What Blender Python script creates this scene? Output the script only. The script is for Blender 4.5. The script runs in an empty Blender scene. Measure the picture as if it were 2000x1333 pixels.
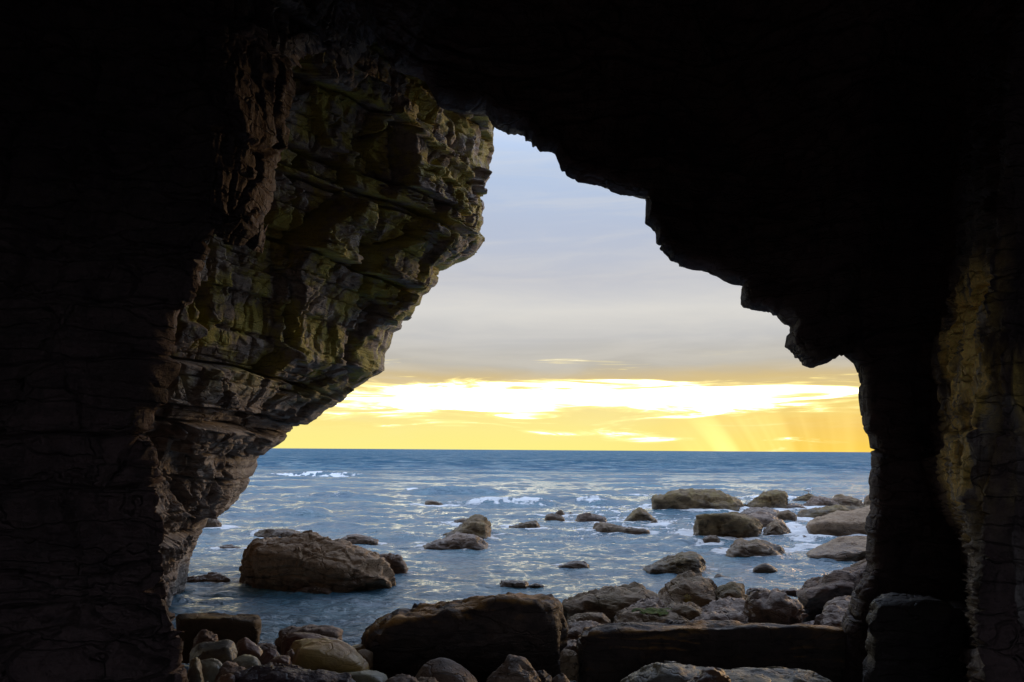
import bpy, bmesh, math, random
import numpy as np
from mathutils import Matrix, Vector
random.seed(7); rs = np.random.RandomState(11)
S = bpy.context.scene; COL = S.collection

# ------------------------------------------------------------------ camera
F_PX = 1556.0; EYE = 2.5; PITCH = math.atan((879-666.5)/F_PX); ROLL = 0.0067
FW = np.array([0, math.cos(PITCH), math.sin(PITCH)]); U0 = np.array([0, -math.sin(PITCH), math.cos(PITCH)]); X0 = np.array([1., 0, 0])
RT = X0*math.cos(ROLL)+U0*math.sin(ROLL); UP = U0*math.cos(ROLL)-X0*math.sin(ROLL)
cd = bpy.data.cameras.new('camera'); cam = bpy.data.objects.new('camera', cd); COL.objects.link(cam)
cd.sensor_width = 36; cd.lens = F_PX/2000*36; cd.clip_start = .05; cd.clip_end = 60000
M4 = Matrix.Identity(4)
for i in range(3):
    M4[i][0] = RT[i]; M4[i][1] = UP[i]; M4[i][2] = -FW[i]
M4[0][3] = 0; M4[1][3] = 0; M4[2][3] = EYE
cam.matrix_world = M4; S.camera = cam
EYEV = np.array([0, 0, EYE])

# ------------------------------------------------------------------ light and exposure
S.view_settings.view_transform = 'Standard'; S.view_settings.look = 'None'; S.view_settings.exposure = 0.4; S.view_settings.gamma = 1
SUN_EL = math.radians(8.0); SUN_AZ = math.radians(36)      # azimuth to the right of the view axis
sl = bpy.data.lights.new('sun', 'SUN'); sl.energy = 0.5; sl.angle = math.radians(12); sl.color = (1, .62, .28)
so = bpy.data.objects.new('sun', sl); COL.objects.link(so)
sdir = Vector((math.sin(SUN_AZ)*math.cos(SUN_EL), math.cos(SUN_AZ)*math.cos(SUN_EL), math.sin(SUN_EL)))
so.rotation_euler = sdir.to_track_quat('Z', 'Y').to_euler(); so.location = sdir*60

class NT:
    def __init__(s, tree): s.t = tree; s.n = tree.nodes; s.l = tree.links
    def new(s, ty, **kw):
        n = s.n.new(ty)
        for k, v in kw.items():
            setattr(n, k, v)
        return n
    def put(s, sock, v):
        if isinstance(v, bpy.types.NodeSocket): s.l.new(v, sock)
        elif v is not None: sock.default_value = v
    def math(s, op, a, b=None, c=None, clamp=False):
        n = s.new('ShaderNodeMath', operation=op, use_clamp=clamp)
        s.put(n.inputs[0], a); s.put(n.inputs[1], b); s.put(n.inputs[2], c)
        return n.outputs[0]
    def vmath(s, op, a, b=None):
        n = s.new('ShaderNodeVectorMath', operation=op); s.put(n.inputs[0], a); s.put(n.inputs[1], b); return n.outputs[0]
    def comb(s, x, y, z):
        n = s.new('ShaderNodeCombineXYZ'); s.put(n.inputs[0], x); s.put(n.inputs[1], y); s.put(n.inputs[2], z); return n.outputs[0]
    def sep(s, v):
        n = s.new('ShaderNodeSeparateXYZ'); s.put(n.inputs[0], v); return n.outputs
    def noise(s, v, scale, detail=4, rough=.55, dist=0, typ='FBM', col=False):
        n = s.new('ShaderNodeTexNoise'); n.noise_type = typ; s.put(n.inputs['Vector'], v)
        n.inputs['Scale'].default_value = scale; n.inputs['Detail'].default_value = detail; n.inputs['Roughness'].default_value = rough; n.inputs['Distortion'].default_value = dist
        return n.outputs['Color' if col else 'Fac']
    def vor(s, v, scale, feature='F1', rnd=1, out='Distance'):
        n = s.new('ShaderNodeTexVoronoi', feature=feature); s.put(n.inputs['Vector'], v); n.inputs['Scale'].default_value = scale; n.inputs['Randomness'].default_value = rnd
        return n.outputs[out]
    def map(s, v, a, b, c=0., d=1., smooth=False):
        n = s.new('ShaderNodeMapRange'); n.interpolation_type = 'SMOOTHSTEP' if smooth else 'LINEAR'
        s.put(n.inputs[0], v); n.inputs[1].default_value = a; n.inputs[2].default_value = b; n.inputs[3].default_value = c; n.inputs[4].default_value = d
        return n.outputs[0]
    def ramp(s, v, stops, interp='LINEAR'):
        n = s.new('ShaderNodeValToRGB'); s.put(n.inputs[0], v); r = n.color_ramp; r.interpolation = interp
        while len(r.elements) < len(stops): r.elements.new(.5)
        for e, (p, c) in zip(r.elements, stops): e.position = p; e.color = (*c, 1)
        return n.outputs[0]
    def mix(s, f, a, b, blend='MIX'):
        n = s.new('ShaderNodeMix', data_type='RGBA', blend_type=blend); s.put(n.inputs[0], f)
        for i, v in ((6, a), (7, b)):
            s.put(n.inputs[i], (*v, 1) if isinstance(v, tuple) and len(v) == 3 else v)
        return n.outputs[2]

def lin(r, g, b): return tuple(((c/255)/12.92 if c/255 < .04045 else ((c/255+.055)/1.055)**2.4) for c in (r, g, b))

W = bpy.data.worlds.new('World'); S.world = W; W.use_nodes = True
def build_world():
    q = NT(W.node_tree); q.n.clear()
    out = q.new('ShaderNodeOutputWorld'); bg = q.new('ShaderNodeBackground'); q.l.new(bg.outputs[0], out.inputs[0])
    tc = q.new('ShaderNodeTexCoord'); v = tc.outputs['Generated']
    x, y, z = q.sep(v)
    sky = q.new('ShaderNodeTexSky'); sky.sky_type = 'NISHITA'; sky.sun_disc = False; sky.sun_elevation = SUN_EL; sky.sun_rotation = SUN_AZ
    hyp = q.math('SQRT', q.math('ADD', q.math('MULTIPLY', x, x), q.math('MULTIPLY', y, y)))
    el = q.math('DIVIDE', z, q.math('MAXIMUM', hyp, .02))          # tangent of elevation
    az = q.math('ARCTAN2', x, y)
    warp = q.math('MULTIPLY', q.math('SUBTRACT', q.noise(q.comb(q.math('MULTIPLY', az, 2.2), q.math('MULTIPLY', el, 9), 0), 1.6, 5, .6), .5), .035)
    e2 = q.math('ADD', el, warp)
    # overcast veil: grey-blue above, tan-grey bank low down
    veil = q.ramp(e2, [(0.0, lin(252, 222, 122)), (.045, lin(252, 224, 128)), (.088, lin(214, 190, 138)), (.105, lin(190, 184, 172)), (.14, lin(196, 195, 194)),
                       (.175, lin(216, 214, 210)), (.215, lin(194, 196, 204)), (.28, lin(184, 194, 214)), (.36, lin(182, 200, 228)), (.60, (.88, 1.08, 1.45)), (1., (1.15, 1.42, 1.95))])
    soft = q.noise(q.comb(q.math('MULTIPLY', az, 3), q.math('MULTIPLY', el, 22), 4.0), 1.3, 6, .6, .6)
    veil = q.mix(q.map(soft, .38, .66, 0, .45, True), veil, q.mix(.5, veil, lin(232, 226, 214)))
    # glow around the hidden sun, warm and low
    dot = q.vmath('DOT_PRODUCT', v, tuple(sdir)); 
    dn = [n for n in q.n if n.type == 'VECT_MATH'][-1]; dt = dn.outputs['Value']
    near = q.map(az, .75, .25, 0, 1, True)
    # bright streaky opening in the cloud
    st = q.noise(q.comb(q.math('MULTIPLY', az, 5.0), q.math('MULTIPLY', el, 60), 1.0), 1.0, 8, .62, 1.2)
    ce = q.math('DIVIDE', q.math('SUBTRACT', q.math('ADD', el, q.math('MULTIPLY', warp, .9)), .064), .021)
    lf = q.noise(q.comb(q.math('MULTIPLY', az, 3.2), q.math('MULTIPLY', el, 16), 9.), 1.0, 4, .6, .5)
    core = q.math('EXPONENT', q.math('MULTIPLY', q.math('MULTIPLY', ce, ce), -1.))
    wide = q.math('MULTIPLY', q.map(az, -.75, -.10, .55, 1, True), q.map(az, .24, .42, 1, .62, True))
    wide = q.math('MULTIPLY', wide, q.map(az, .9, .5, 0, 1, True))
    val = q.math('ADD', q.math('ADD', st, q.math('MULTIPLY', q.math('SUBTRACT', lf, .5), .55)), q.math('MULTIPLY', q.math('MULTIPLY', core, wide), .31))
    gate = q.map(el, .125, .090, 0, 1, True)
    warmb = q.math('MULTIPLY', gate, q.map(val, .58, .70, 0, 1, True)); bright = q.math('MULTIPLY', gate, q.map(val, .66, .82, 0, 1, True))
    low = q.mix(q.map(az, .08, .42, 0, .9, True), q.mix(q.map(el, .0, .04), lin(255, 244, 140), lin(255, 238, 150)), q.mix(q.map(el, .0, .04), lin(255, 205, 60), lin(242, 190, 88)))
    col = q.mix(q.math('MULTIPLY', q.map(q.math('ADD', e2, q.math('MULTIPLY', q.math('SUBTRACT', st, .5), .06)), .066, .022, 0, 1, True), .85), veil, low)
    # slanting shafts under the cloud, falling from the opening
    sa = q.math('ADD', az, q.math('MULTIPLY', q.math('SUBTRACT', .05, el), q.math('MULTIPLY', q.math('SUBTRACT', az, .40), 6.0)))
    sh = q.noise(q.comb(q.math('MULTIPLY', sa, 17), 0.0, 7.3), 1.0, 3, .5)
    shm = q.math('MULTIPLY', q.map(sh, .34, .72, 0, 1, True), q.math('MULTIPLY', q.map(az, .18, .29, 0, 1, True), q.map(az, .415, .36, 0, 1, True)))
    shm = q.math('MULTIPLY', shm, q.map(el, .056, .034, 0, .8, True))
    col = q.mix(shm, col, (1.6, 1.3, .42))
    # everything so far is exposed for the cave
    col = q.mix(1.0, col, q.mix(q.map(el, .42, .6), (.76, .76, .76), (1., 1., 1.)), 'MULTIPLY')
    col = q.mix(q.math('MULTIPLY', warmb, .85), col, (.98, .80, .30))
    col = q.mix(bright, col, (3.3, 3.1, 2.3))
    # clear low sky far round to the sides and behind is duller
    back = q.map(q.math('ABSOLUTE', az), .8, 1.7, 0, 1, True)
    col = q.mix(back, col, q.mix(q.map(el, 0, .6, 0, 1), (.34, .40, .50), (.85, 1.05, 1.40)))
    nish = q.mix(1.0, sky.outputs[0], (.10, .10, .10), 'MULTIPLY')
    col = q.mix(q.map(el, .55, 1.6, .0, .45, True), col, nish)
    col = q.mix(q.map(el, -.02, -.004, 1, 0), col, lin(60, 85, 110))
    q.l.new(col, bg.inputs[0]); bg.inputs[1].default_value = 1.0
build_world()

# ------------------------------------------------------------------ projection helpers
def rays(px, py):
    px = np.asarray(px, float); py = np.asarray(py, float)
    return FW + ((px-1000)/F_PX)[..., None]*RT - ((py-666.5)/F_PX)[..., None]*UP
def at(px, py, d):
    r = rays(px, py); return EYEV + r*(np.asarray(d, float)/r[..., 1])[..., None]
def ground(px, py, z=0.):
    r = rays(px, py); return EYEV + r*((z-EYE)/r[..., 2])[..., None]

# ------------------------------------------------------------------ noise in numpy
def _h(ix, iy, iz, seed):
    h = (ix.astype(np.int64)*374761393 + iy.astype(np.int64)*668265263 + iz.astype(np.int64)*2147483647 + seed*1274126177) & 0xffffffff
    h = ((h ^ (h >> 13))*1274126177) & 0xffffffff
    h = ((h ^ (h >> 16))*2246822519) & 0xffffffff
    return ((h ^ (h >> 15)) & 0xffffff)/float(0xffffff)
def vnoise(P, seed=0):
    i = np.floor(P); f = P-i; f = f*f*f*(f*(f*6-15)+10); i = i.astype(np.int64)
    x, y, z = i[:, 0], i[:, 1], i[:, 2]; fx, fy, fz = f[:, 0], f[:, 1], f[:, 2]
    r = 0
    for dx in (0, 1):
        for dy in (0, 1):
            for dz in (0, 1):
                r = r + _h(x+dx, y+dy, z+dz, seed)*(fx if dx else 1-fx)*(fy if dy else 1-fy)*(fz if dz else 1-fz)
    return r*2-1
def fbm(P, seed=0, octv=4, gain=.5):
    a, s, r = 1., 0., 0
    P = np.asarray(P)
    for k in range(octv):
        r = r+a*vnoise(P*(2.03**k)+k*17.3, seed+k); s += a; a *= gain
    return r/s
def ridge(P, seed=0, octv=4):
    a, s, r = 1., 0., 0
    for k in range(octv):
        r = r+a*(1-np.abs(vnoise(P*(2.07**k)+k*9.1, seed+k))); s += a; a *= .55
    return r/s
def sstep(a, b, x):
    t = np.clip((x-a)/(b-a), 0, 1); return t*t*(3-2*t)
BEDS = {}
def chip(P, seed):
    """faceted, broken surface: the nearest of scattered chips decides how far it stands out, each with its own slope"""
    i = np.floor(P).astype(np.int64); f = P-i; best = np.full(len(P), 9.); val = np.zeros(len(P))
    for dx in (-1, 0, 1):
        for dy in (-1, 0, 1):
            for dz in (-1, 0, 1):
                a, b, c = i[:, 0]+dx, i[:, 1]+dy, i[:, 2]+dz
                ox, oy, oz = _h(a, b, c, seed), _h(a, b, c, seed+1), _h(a, b, c, seed+2)
                vx, vy, vz = dx+ox-f[:, 0], dy+oy-f[:, 1], dz+oz-f[:, 2]
                d = vx*vx+vy*vy+vz*vz; m = d < best; best = np.where(m, d, best)
                val = np.where(m, _h(a, b, c, seed+3)*1.2-.6+(ox-.5)*vx*1.4+(oy-.5)*vy*1.4+(oz-.5)*vz*1.4, val)
    return val
def strata(P, thick, seed, tilt=(.06, .03), amp=1., blockw=3., warp=.9):
    """bedded, jointed rock: every bed broken into blocks, each block standing out by its own amount"""
    w = fbm(P*.5/thick**.5, seed+50, 3)*thick*warp
    zt = P[:, 2]+tilt[0]*P[:, 0]+tilt[1]*P[:, 1]+w
    if (thick, seed) not in BEDS:
        g = np.random.RandomState(seed); BEDS[(thick, seed)] = np.cumsum(g.gamma(1.6, thick/1.6, 900)+thick*.15)-60
    b = BEDS[(thick, seed)]
    k = np.clip(np.searchsorted(b, zt)-1, 0, len(b)-2); t0 = b[k]; th = b[k+1]-t0; t = (zt-t0)/th
    hsh = lambda a, s: _h(k, a.astype(np.int64), np.zeros_like(k), s)
    z0 = np.zeros_like(k)
    bw = thick*blockw*(.5+_h(k, z0, z0, seed+1))
    wx = fbm(P*1.3/thick**.5, seed+60, 2)*thick*warp
    cx = (P[:, 0]*.92+P[:, 1]*.39+wx)/bw+_h(k, z0, z0, seed+2)*9
    cy = (P[:, 1]*.92-P[:, 0]*.39-wx)/bw+_h(k, z0, z0, seed+3)*9
    ix, iy = np.floor(cx), np.floor(cy)
    off = _h(k, ix.astype(np.int64), iy.astype(np.int64), seed+4)
    bed = _h(k, z0, z0, seed+5)
    ex = np.minimum(cx-ix, 1-(cx-ix)); ey = np.minimum(cy-iy, 1-(cy-iy))
    edge = np.minimum(np.minimum(t, 1-t)*th*2.2, np.minimum(ex, ey)*bw*1.2)
    groove = 1-sstep(0, .10*thick+.008, edge)
    return amp*(off*.75+bed*.6-.67)-amp*.55*groove

# ------------------------------------------------------------------ mesh helpers
def mesh_obj(name, V, Fc, mat, parent=None, origin=None, smooth=True):
    V = np.asarray(V, float); o0 = np.zeros(3) if origin is None else np.asarray(origin, float)
    me = bpy.data.meshes.new(name); Fc = np.asarray(Fc, np.int32); n = Fc.shape[1]
    me.vertices.add(len(V)); me.vertices.foreach_set('co', (V-o0).astype(np.float32).ravel())
    me.loops.add(Fc.size); me.loops.foreach_set('vertex_index', Fc.ravel())
    me.polygons.add(len(Fc)); me.polygons.foreach_set('loop_start', np.arange(len(Fc), dtype=np.int32)*n)
    me.polygons.foreach_set('loop_total', np.full(len(Fc), n, np.int32))
    me.polygons.foreach_set('use_smooth', np.full(len(Fc), smooth))
    me.update(calc_edges=True); me.validate()
    me.materials.append(mat)
    o = bpy.data.objects.new(name, me); COL.objects.link(o); o.location = o0
    if parent: o.parent = parent
    return o
def tag(o, label=None, cat=None, group=None, kind=None):
    for k, v in (('label', label), ('category', cat), ('group', group), ('kind', kind)):
        if v: o[k] = v
    return o
def grid_faces(nu, nv):
    a = np.arange(nu*nv).reshape(nu, nv)
    return np.stack([a[:-1, :-1], a[1:, :-1], a[1:, 1:], a[:-1, 1:]], -1).reshape(-1, 4)
def grid_normals(G):
    """G (nu,nv,3) -> unit normals"""
    a = np.gradient(G, axis=0); b = np.gradient(G, axis=1); n = np.cross(a, b)
    return n/np.maximum(np.linalg.norm(n, axis=-1, keepdims=True), 1e-9)
def blur(A, k, axis):
    if k < 1: return A
    pad = [(0, 0)]*A.ndim; pad[axis] = (k, k); B = np.pad(A, pad, mode='edge'); c = np.cumsum(B, axis=axis, dtype=float)
    z = np.zeros_like(np.take(c, [0], axis=axis)); c = np.concatenate([z, c], axis=axis); n = A.shape[axis]
    hi = np.take(c, np.arange(2*k+1, 2*k+1+n), axis=axis); lo = np.take(c, np.arange(0, n), axis=axis)
    return (hi-lo)/(2*k+1)
def resample(pts, n):
    p = np.asarray(pts, float); s = np.r_[0, np.cumsum(np.linalg.norm(np.diff(p, axis=0), axis=1))]
    t = np.linspace(0, s[-1], n); return np.stack([np.interp(t, s, p[:, i]) for i in range(p.shape[1])], -1)
def resample_keys(pts, keys, n):
    """like resample, and carries extra per-point columns that are only given at some points (None elsewhere)"""
    p = np.asarray(pts, float); s = np.r_[0, np.cumsum(np.linalg.norm(np.diff(p, axis=0), axis=1))]
    t = np.linspace(0, s[-1], n); out = [np.interp(t, s, p[:, i]) for i in range(2)]
    ki = sorted(keys); ks = s[ki]; kv = np.array([keys[i] for i in ki], float)
    return np.stack(out, -1), np.stack([np.interp(t, ks, kv[:, i]) for i in range(kv.shape[1])], -1), t

# ------------------------------------------------------------------ rock material
MATS = {}
def rock_mat(name, c1, c2, c3, moss_lit=(.10, .11, .02), moss_lit_amt=.0, rough=.62, scale=1., pits=.5, bump=.5, wet=True, specks=0., strat=.3, zmoss_lit=None, xlit=None, ylit=None, moss_lit_th=(.44, .60)):
    if name in MATS: return MATS[name]
    m = bpy.data.materials.new(name); m.use_nodes = True; q = NT(m.node_tree); q.n.clear()
    out = q.new('ShaderNodeOutputMaterial'); b = q.new('ShaderNodeBsdfPrincipled'); q.l.new(b.outputs[0], out.inputs[0])
    geo = q.new('ShaderNodeNewGeometry'); pos = geo.outputs['Position']; nz = q.sep(geo.outputs['Normal'])[2]; pz = q.sep(pos)[2]
    oi = q.new('ShaderNodeObjectInfo')
    off = q.math('MULTIPLY', oi.outputs['Random'], 37.)
    v = q.vmath('ADD', pos, q.comb(off, off, 0.))
    px, py, pzz = q.sep(v)
    flat = q.comb(q.math('MULTIPLY', px, 1.), q.math('MULTIPLY', py, 1.), q.math('MULTIPLY', pzz, 5.5))
    n1 = q.noise(v, 1.6*scale, 6, .6); n2 = q.noise(v, 7*scale, 6, .65, .4); n3 = q.noise(flat, 3.2*scale, 5, .6, .5)
    c = q.mix(q.map(n1, .36, .64, 0, 1, True), c1, c2)
    c = q.mix(q.map(n2, .46, .68, 0, .8, True), c, c3)
    c = q.mix(q.map(n3, .50, .70, 0, .5*strat/.3, True), c, q.mix(.5, c, (.035, .026, .022)))
    fine = q.noise(v, 48*scale, 4, .7)
    c = q.mix(q.map(fine, .35, .7, .0, .5), c, q.mix(1, c, (.5, .46, .42), 'MULTIPLY'))
    if ylit:                                    # inner right wall streaks, painted paler to stand in for mouth light
        pk_ = q.math('MULTIPLY', q.map(q.sep(pos)[0], xlit[0], xlit[1], 0, 1, True), q.map(q.sep(pos)[1], ylit[1], ylit[0], 1, 0, True))
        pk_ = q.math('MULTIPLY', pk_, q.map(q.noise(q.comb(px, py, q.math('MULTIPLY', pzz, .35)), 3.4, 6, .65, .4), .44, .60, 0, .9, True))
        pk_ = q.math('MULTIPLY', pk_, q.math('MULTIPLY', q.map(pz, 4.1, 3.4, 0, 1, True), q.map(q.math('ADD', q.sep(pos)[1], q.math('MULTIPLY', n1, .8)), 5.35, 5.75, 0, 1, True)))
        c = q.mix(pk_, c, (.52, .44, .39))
    # small pits and holes
    pv = q.vor(q.vmath('ADD', v, q.vmath('MULTIPLY', q.noise(v, 9, 2, .5, 0, 'FBM', True), (.12, .12, .12))), 15*scale)
    pit = q.math('MULTIPLY', q.map(pv, .10, .24, 1, 0, True), q.map(q.noise(v, 3.1*scale, 3), .5, .6, 0, pits, True))
    c = q.mix(pit, c, (.02, .016, .014))
    if specks:
        sv = q.vor(v, 60*scale); sp = q.math('MULTIPLY', q.map(sv, .12, .20, 1, 0), q.map(q.noise(v, 2.2*scale, 3), .5, .62, 0, specks, True))
        c = q.mix(sp, c, (.34, .31, .26))
    if moss_lit_amt:  # moss; on cave and dark rock this tint is painted light instead
        mm = q.math('MULTIPLY', q.map(q.noise(v, 2.3*scale, 5, .62), moss_lit_th[0], moss_lit_th[1], 0, 1, True), (1.0 if zmoss_lit else q.map(nz, .15, .85, 0, 1, True)))
        mm = q.math('MULTIPLY', mm, moss_lit_amt)
        if zmoss_lit: mm = q.math('MULTIPLY', mm, q.math('MULTIPLY', q.map(pz, zmoss_lit[0], zmoss_lit[1], 0, 1, True), q.map(pz, zmoss_lit[2], zmoss_lit[3], 1, 0, True)))
        if xlit: mm = q.math('MULTIPLY', mm, q.map(q.sep(pos)[0], xlit[0], xlit[1], 0, 1, True))
        if ylit: mm = q.math('MULTIPLY', mm, q.math('MULTIPLY', q.map(q.sep(pos)[1], ylit[1], ylit[0], 1, 0, True), q.map(q.math('ADD', q.sep(pos)[1], q.math('MULTIPLY', n1, .8)), 5.35, 5.75, 0, 1, True)))
        if ylit: mm = q.math('MULTIPLY', mm, q.map(q.noise(q.comb(px, py, q.math('MULTIPLY', pzz, .22)), 2.6, 5, .62, .5), .42, .56, 0, 1, True))
        mcol = q.mix(q.map(fine, .35, .65), moss_lit, tuple(k*1.6 for k in moss_lit))
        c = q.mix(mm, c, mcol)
    r = rough
    if wet:  # tide-wet band, widened so it also paints shade on the rock fronts
        wl = q.math('ADD', pz, q.math('MULTIPLY', q.math('SUBTRACT', n1, .5), .75))
        wm = q.map(wl, .06, .40, 1, 0, True)
        c = q.mix(q.math('MULTIPLY', wm, .75), c, q.mix(1, c, (.34, .29, .24), 'MULTIPLY'))
        r = q.math('SUBTRACT', q.map(n2, .3, .7, rough-.06, rough+.16), q.math('MULTIPLY', wm, .22))
    q.put(b.inputs['Base Color'], c); q.put(b.inputs['Roughness'], r); b.inputs['Specular IOR Level'].default_value = .4
    h = q.math('ADD', q.math('MULTIPLY', n2, .5), q.math('MULTIPLY', fine, .22))
    h = q.math('ADD', h, q.math('MULTIPLY', n3, .8*strat/.3*.5))
    h = q.math('SUBTRACT', h, q.math('MULTIPLY', pit, .35))
    cr = q.vor(q.vmath('ADD', flat, q.vmath('MULTIPLY', q.noise(v, 2.5, 3, .6, 0, 'FBM', True), (.8, .8, .8))), 1.3*scale, 'DISTANCE_TO_EDGE')
    h = q.math('SUBTRACT', h, q.map(cr, 0, .035, .35, 0, True))
    bp = q.new('ShaderNodeBump'); bp.inputs['Strength'].default_value = min(1, bump*1.5); bp.inputs['Distance'].default_value = .10/scale
    q.put(bp.inputs['Height'], h); q.l.new(bp.outputs[0], b.inputs['Normal'])
    MATS[name] = m; return m

TAN = lambda: rock_mat('tan rock', (.36, .225, .12), (.45, .305, .18), (.20, .125, .07), specks=.35, pits=.7, strat=.2)
BROWN = lambda: rock_mat('brown rock', (.27, .165, .09), (.37, .25, .14), (.12, .075, .045), specks=.35, pits=.7, moss_lit=(.12, .085, .02), moss_lit_amt=.35)
OLIVE = lambda: rock_mat('olive rock', (.18, .115, .05), (.30, .20, .09), (.07, .046, .028), moss_lit=(.20, .14, .03), moss_lit_amt=.5, pits=.7, specks=.3)
PURPLE = lambda: rock_mat('purple rock', (.27, .17, .115), (.37, .25, .175), (.11, .07, .05), pits=.4, rough=.5, specks=.3)
DARK = lambda: rock_mat('dark rock', (.07, .045, .036), (.11, .072, .055), (.036, .024, .021), moss_lit=(.42, .20, .04), moss_lit_amt=.8, rough=.6)  # orange on upward faces paints the backlit rim into the colour
PLUM = lambda: rock_mat('plum rock', (.085, .05, .052), (.13, .08, .08), (.04, .024, .026), rough=.42, bump=.6, pits=.3, strat=.3)
OCHRE = lambda: rock_mat('ochre rock', (.46, .28, .085), (.56, .37, .13), (.25, .13, .04), pits=.7, rough=.42, strat=.1, bump=.22, moss_lit=(.30, .13, .03), moss_lit_amt=.4)
PALE = lambda: rock_mat('pale stone', (.27, .24, .165), (.36, .32, .22), (.16, .13, .08), rough=.38, bump=.15, pits=.1, strat=.1, moss_lit=(.28, .23, .09), moss_lit_amt=.4)
REDDISH = lambda: rock_mat('russet stone', (.15, .065, .042), (.22, .11, .06), (.08, .035, .028), rough=.4, bump=.2, pits=.2, strat=.15)
GREY = lambda: rock_mat('grey stone', (.17, .15, .12), (.25, .22, .17), (.10, .075, .058), rough=.45, bump=.3, pits=.5, moss_lit=(.28, .20, .06), moss_lit_amt=.45)
MOSSY = lambda: rock_mat('mossy block', (.13, .09, .055), (.18, .13, .08), (.08, .055, .038), moss_lit=(.20, .12, .03), moss_lit_amt=.8, rough=.7, pits=.4)
STRAT = lambda: rock_mat('banded rock', (.24, .155, .115), (.33, .225, .17), (.11, .07, .058), strat=.6, bump=.9, pits=.3, moss_lit=(.17, .09, .03), moss_lit_amt=.3)

CLIFF = rock_mat('cliff rock', (.30, .24, .20), (.50, .43, .37), (.14, .105, .085), moss_lit_th=(.43, .58), moss_lit=(.40, .34, .03), moss_lit_amt=.72, zmoss_lit=(3.0, 3.8, 9.5, 11.), scale=.8, bump=.5, pits=.3, rough=.66, wet=False, strat=.4)
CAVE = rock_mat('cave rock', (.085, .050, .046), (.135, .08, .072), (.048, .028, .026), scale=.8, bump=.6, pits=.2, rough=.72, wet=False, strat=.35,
                moss_lit_th=(.30, .46), moss_lit=(.80, .54, .13), moss_lit_amt=1., zmoss_lit=(1.7, 2.3, 3.6, 4.1), xlit=(2.85, 3.05), ylit=(7.1, 6.5))  # ochre tint painted bright as light on the right wall strip
LEDGE = rock_mat('ledge rock', (.055, .038, .035), (.08, .058, .052), (.03, .021, .019), scale=1, bump=.6, pits=.3, rough=.6, wet=False)
EDGE_L = [(1010, 60), (985, 160), (967, 239), (960, 248), (962, 263), (960, 283), (958, 297), (951, 317), (955, 335), (947, 353), (933, 371), (931, 385), (936, 403), (934, 418), (935, 435), (926, 452), (938, 466), (932, 477), (924, 490), (911, 499),
          (900, 503), (878, 510), (869, 517), (852, 526), (849, 547), (837, 569), (824, 574), (818, 594), (806, 600), (796, 616), (783, 628), (777, 641), (762, 648), (759, 659), (753, 677), (746, 688), (745, 704), (743, 724), (734, 731), (718, 737),
          (687, 756), (670, 765), (663, 779), (646, 792), (626, 803), (615, 817), (592, 833), (567, 844), (565, 848), (550, 852), (545, 861), (529, 873), (511, 884), (498, 900), (496, 911), (489, 918), (491, 929), (484, 943), (475, 956), (466, 970), (455, 982),
          (450, 992), (429, 1006), (406, 1006), (389, 1019), (381, 1036), (372, 1056), (358, 1076), (349, 1102), (338, 1140), (325, 1200), (320, 1260)]
# ------------------------------------------------------------------ the sea cliff beyond the cave mouth (left leg of the arch)
def build_cliff():
    nu, nv, nb = 640, 520, 60
    ke = {0: (460, -260, 16.0, 8.6), 2: (220, -240, 15.5, 8.2), 15: (-150, 40, 15.0, 7.6), 25: (-200, 300, 14.5, 7.6), 37: (-200, 560, 14.2, 7.6), 51: (-150, 860, 14.0, 7.8), 61: (0, 1040, 13.6, 8.2), 68: (180, 1180, 13.2, 9.2), len(EDGE_L)-1: (200, 1290, 13., 9.)}
    E, K, t = resample_keys(EDGE_L, ke, nu)
    s = np.linspace(0, 1, nv)
    px = E[:, 0][:, None]*(1-s)+K[:, 0][:, None]*s; py = E[:, 1][:, None]*(1-s)+K[:, 1][:, None]*s
    far, nr = K[:, 2][:, None], K[:, 3][:, None]
    # real wall is close to straight in plan: interpolate inverse depth
    k = .55*s**.62+.45*s**.80
    D = 1/((1-k)/far+k/nr)
    edist = np.minimum(s[None, :]*np.hypot(E[:, 0]-K[:, 0], E[:, 1]-K[:, 1])[:, None]/45., 1)
    D = D+.9*(1-edist)**2
    G = at(px, py, D)
    # rear: turns back and away to the left, unseen from the cave
    back = []
    e0 = G[:, 0]
    for j in range(nb, 0, -1):
        f = j/nb; back.append(e0+np.stack([-3.2*f**1.3*np.ones(nu), 5.5*f**.8*np.ones(nu), 1.2*f*np.ones(nu)], -1))
    Bk = np.stack(back, 1); G = np.concatenate([Bk, G], 1); NV = nv+nb
    P = G.reshape(-1, 3); n = np.array([.90, -.36, -.22]); n /= np.linalg.norm(n); n = np.tile(n, (len(P), 1))
    ed = np.concatenate([np.full((nu, nb), .20), .20+.80*edist], 1).reshape(-1)
    amp = np.clip(P[:, 1]/12.5, .35, 1.1)
    lowz = sstep(2.9, 1.2, P[:, 2])
    d = strata(P, .62, 3, amp=.74, blockw=3.0, warp=.22)*(1-.5*lowz)+strata(P, .20, 9, amp=.17, blockw=5.0, warp=.25)+strata(P, .07, 21, amp=.035, blockw=5, warp=.4)
    d += fbm(P*.4, 5, 2)*.45+chip(P*1.1, 61)*.20+chip(P*4.2, 62)*.045
    d += lowz*((ridge(P*2.0, 31, 4)-.6)*.55+(ridge(P*6.5, 35, 3)-.6)*.20)+fbm(P*7, 41, 3)*.025
    d *= amp
    V = P+n*(d*ed)[:, None]
    return mesh_obj('cliff', V, grid_faces(nu, NV), CLIFF)
cl = build_cliff()
tag(cl, 'bedded sandstone cliff with green and ochre algae, overhanging the sea on the left of the cave mouth', 'cliff', None, 'structure')

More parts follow.
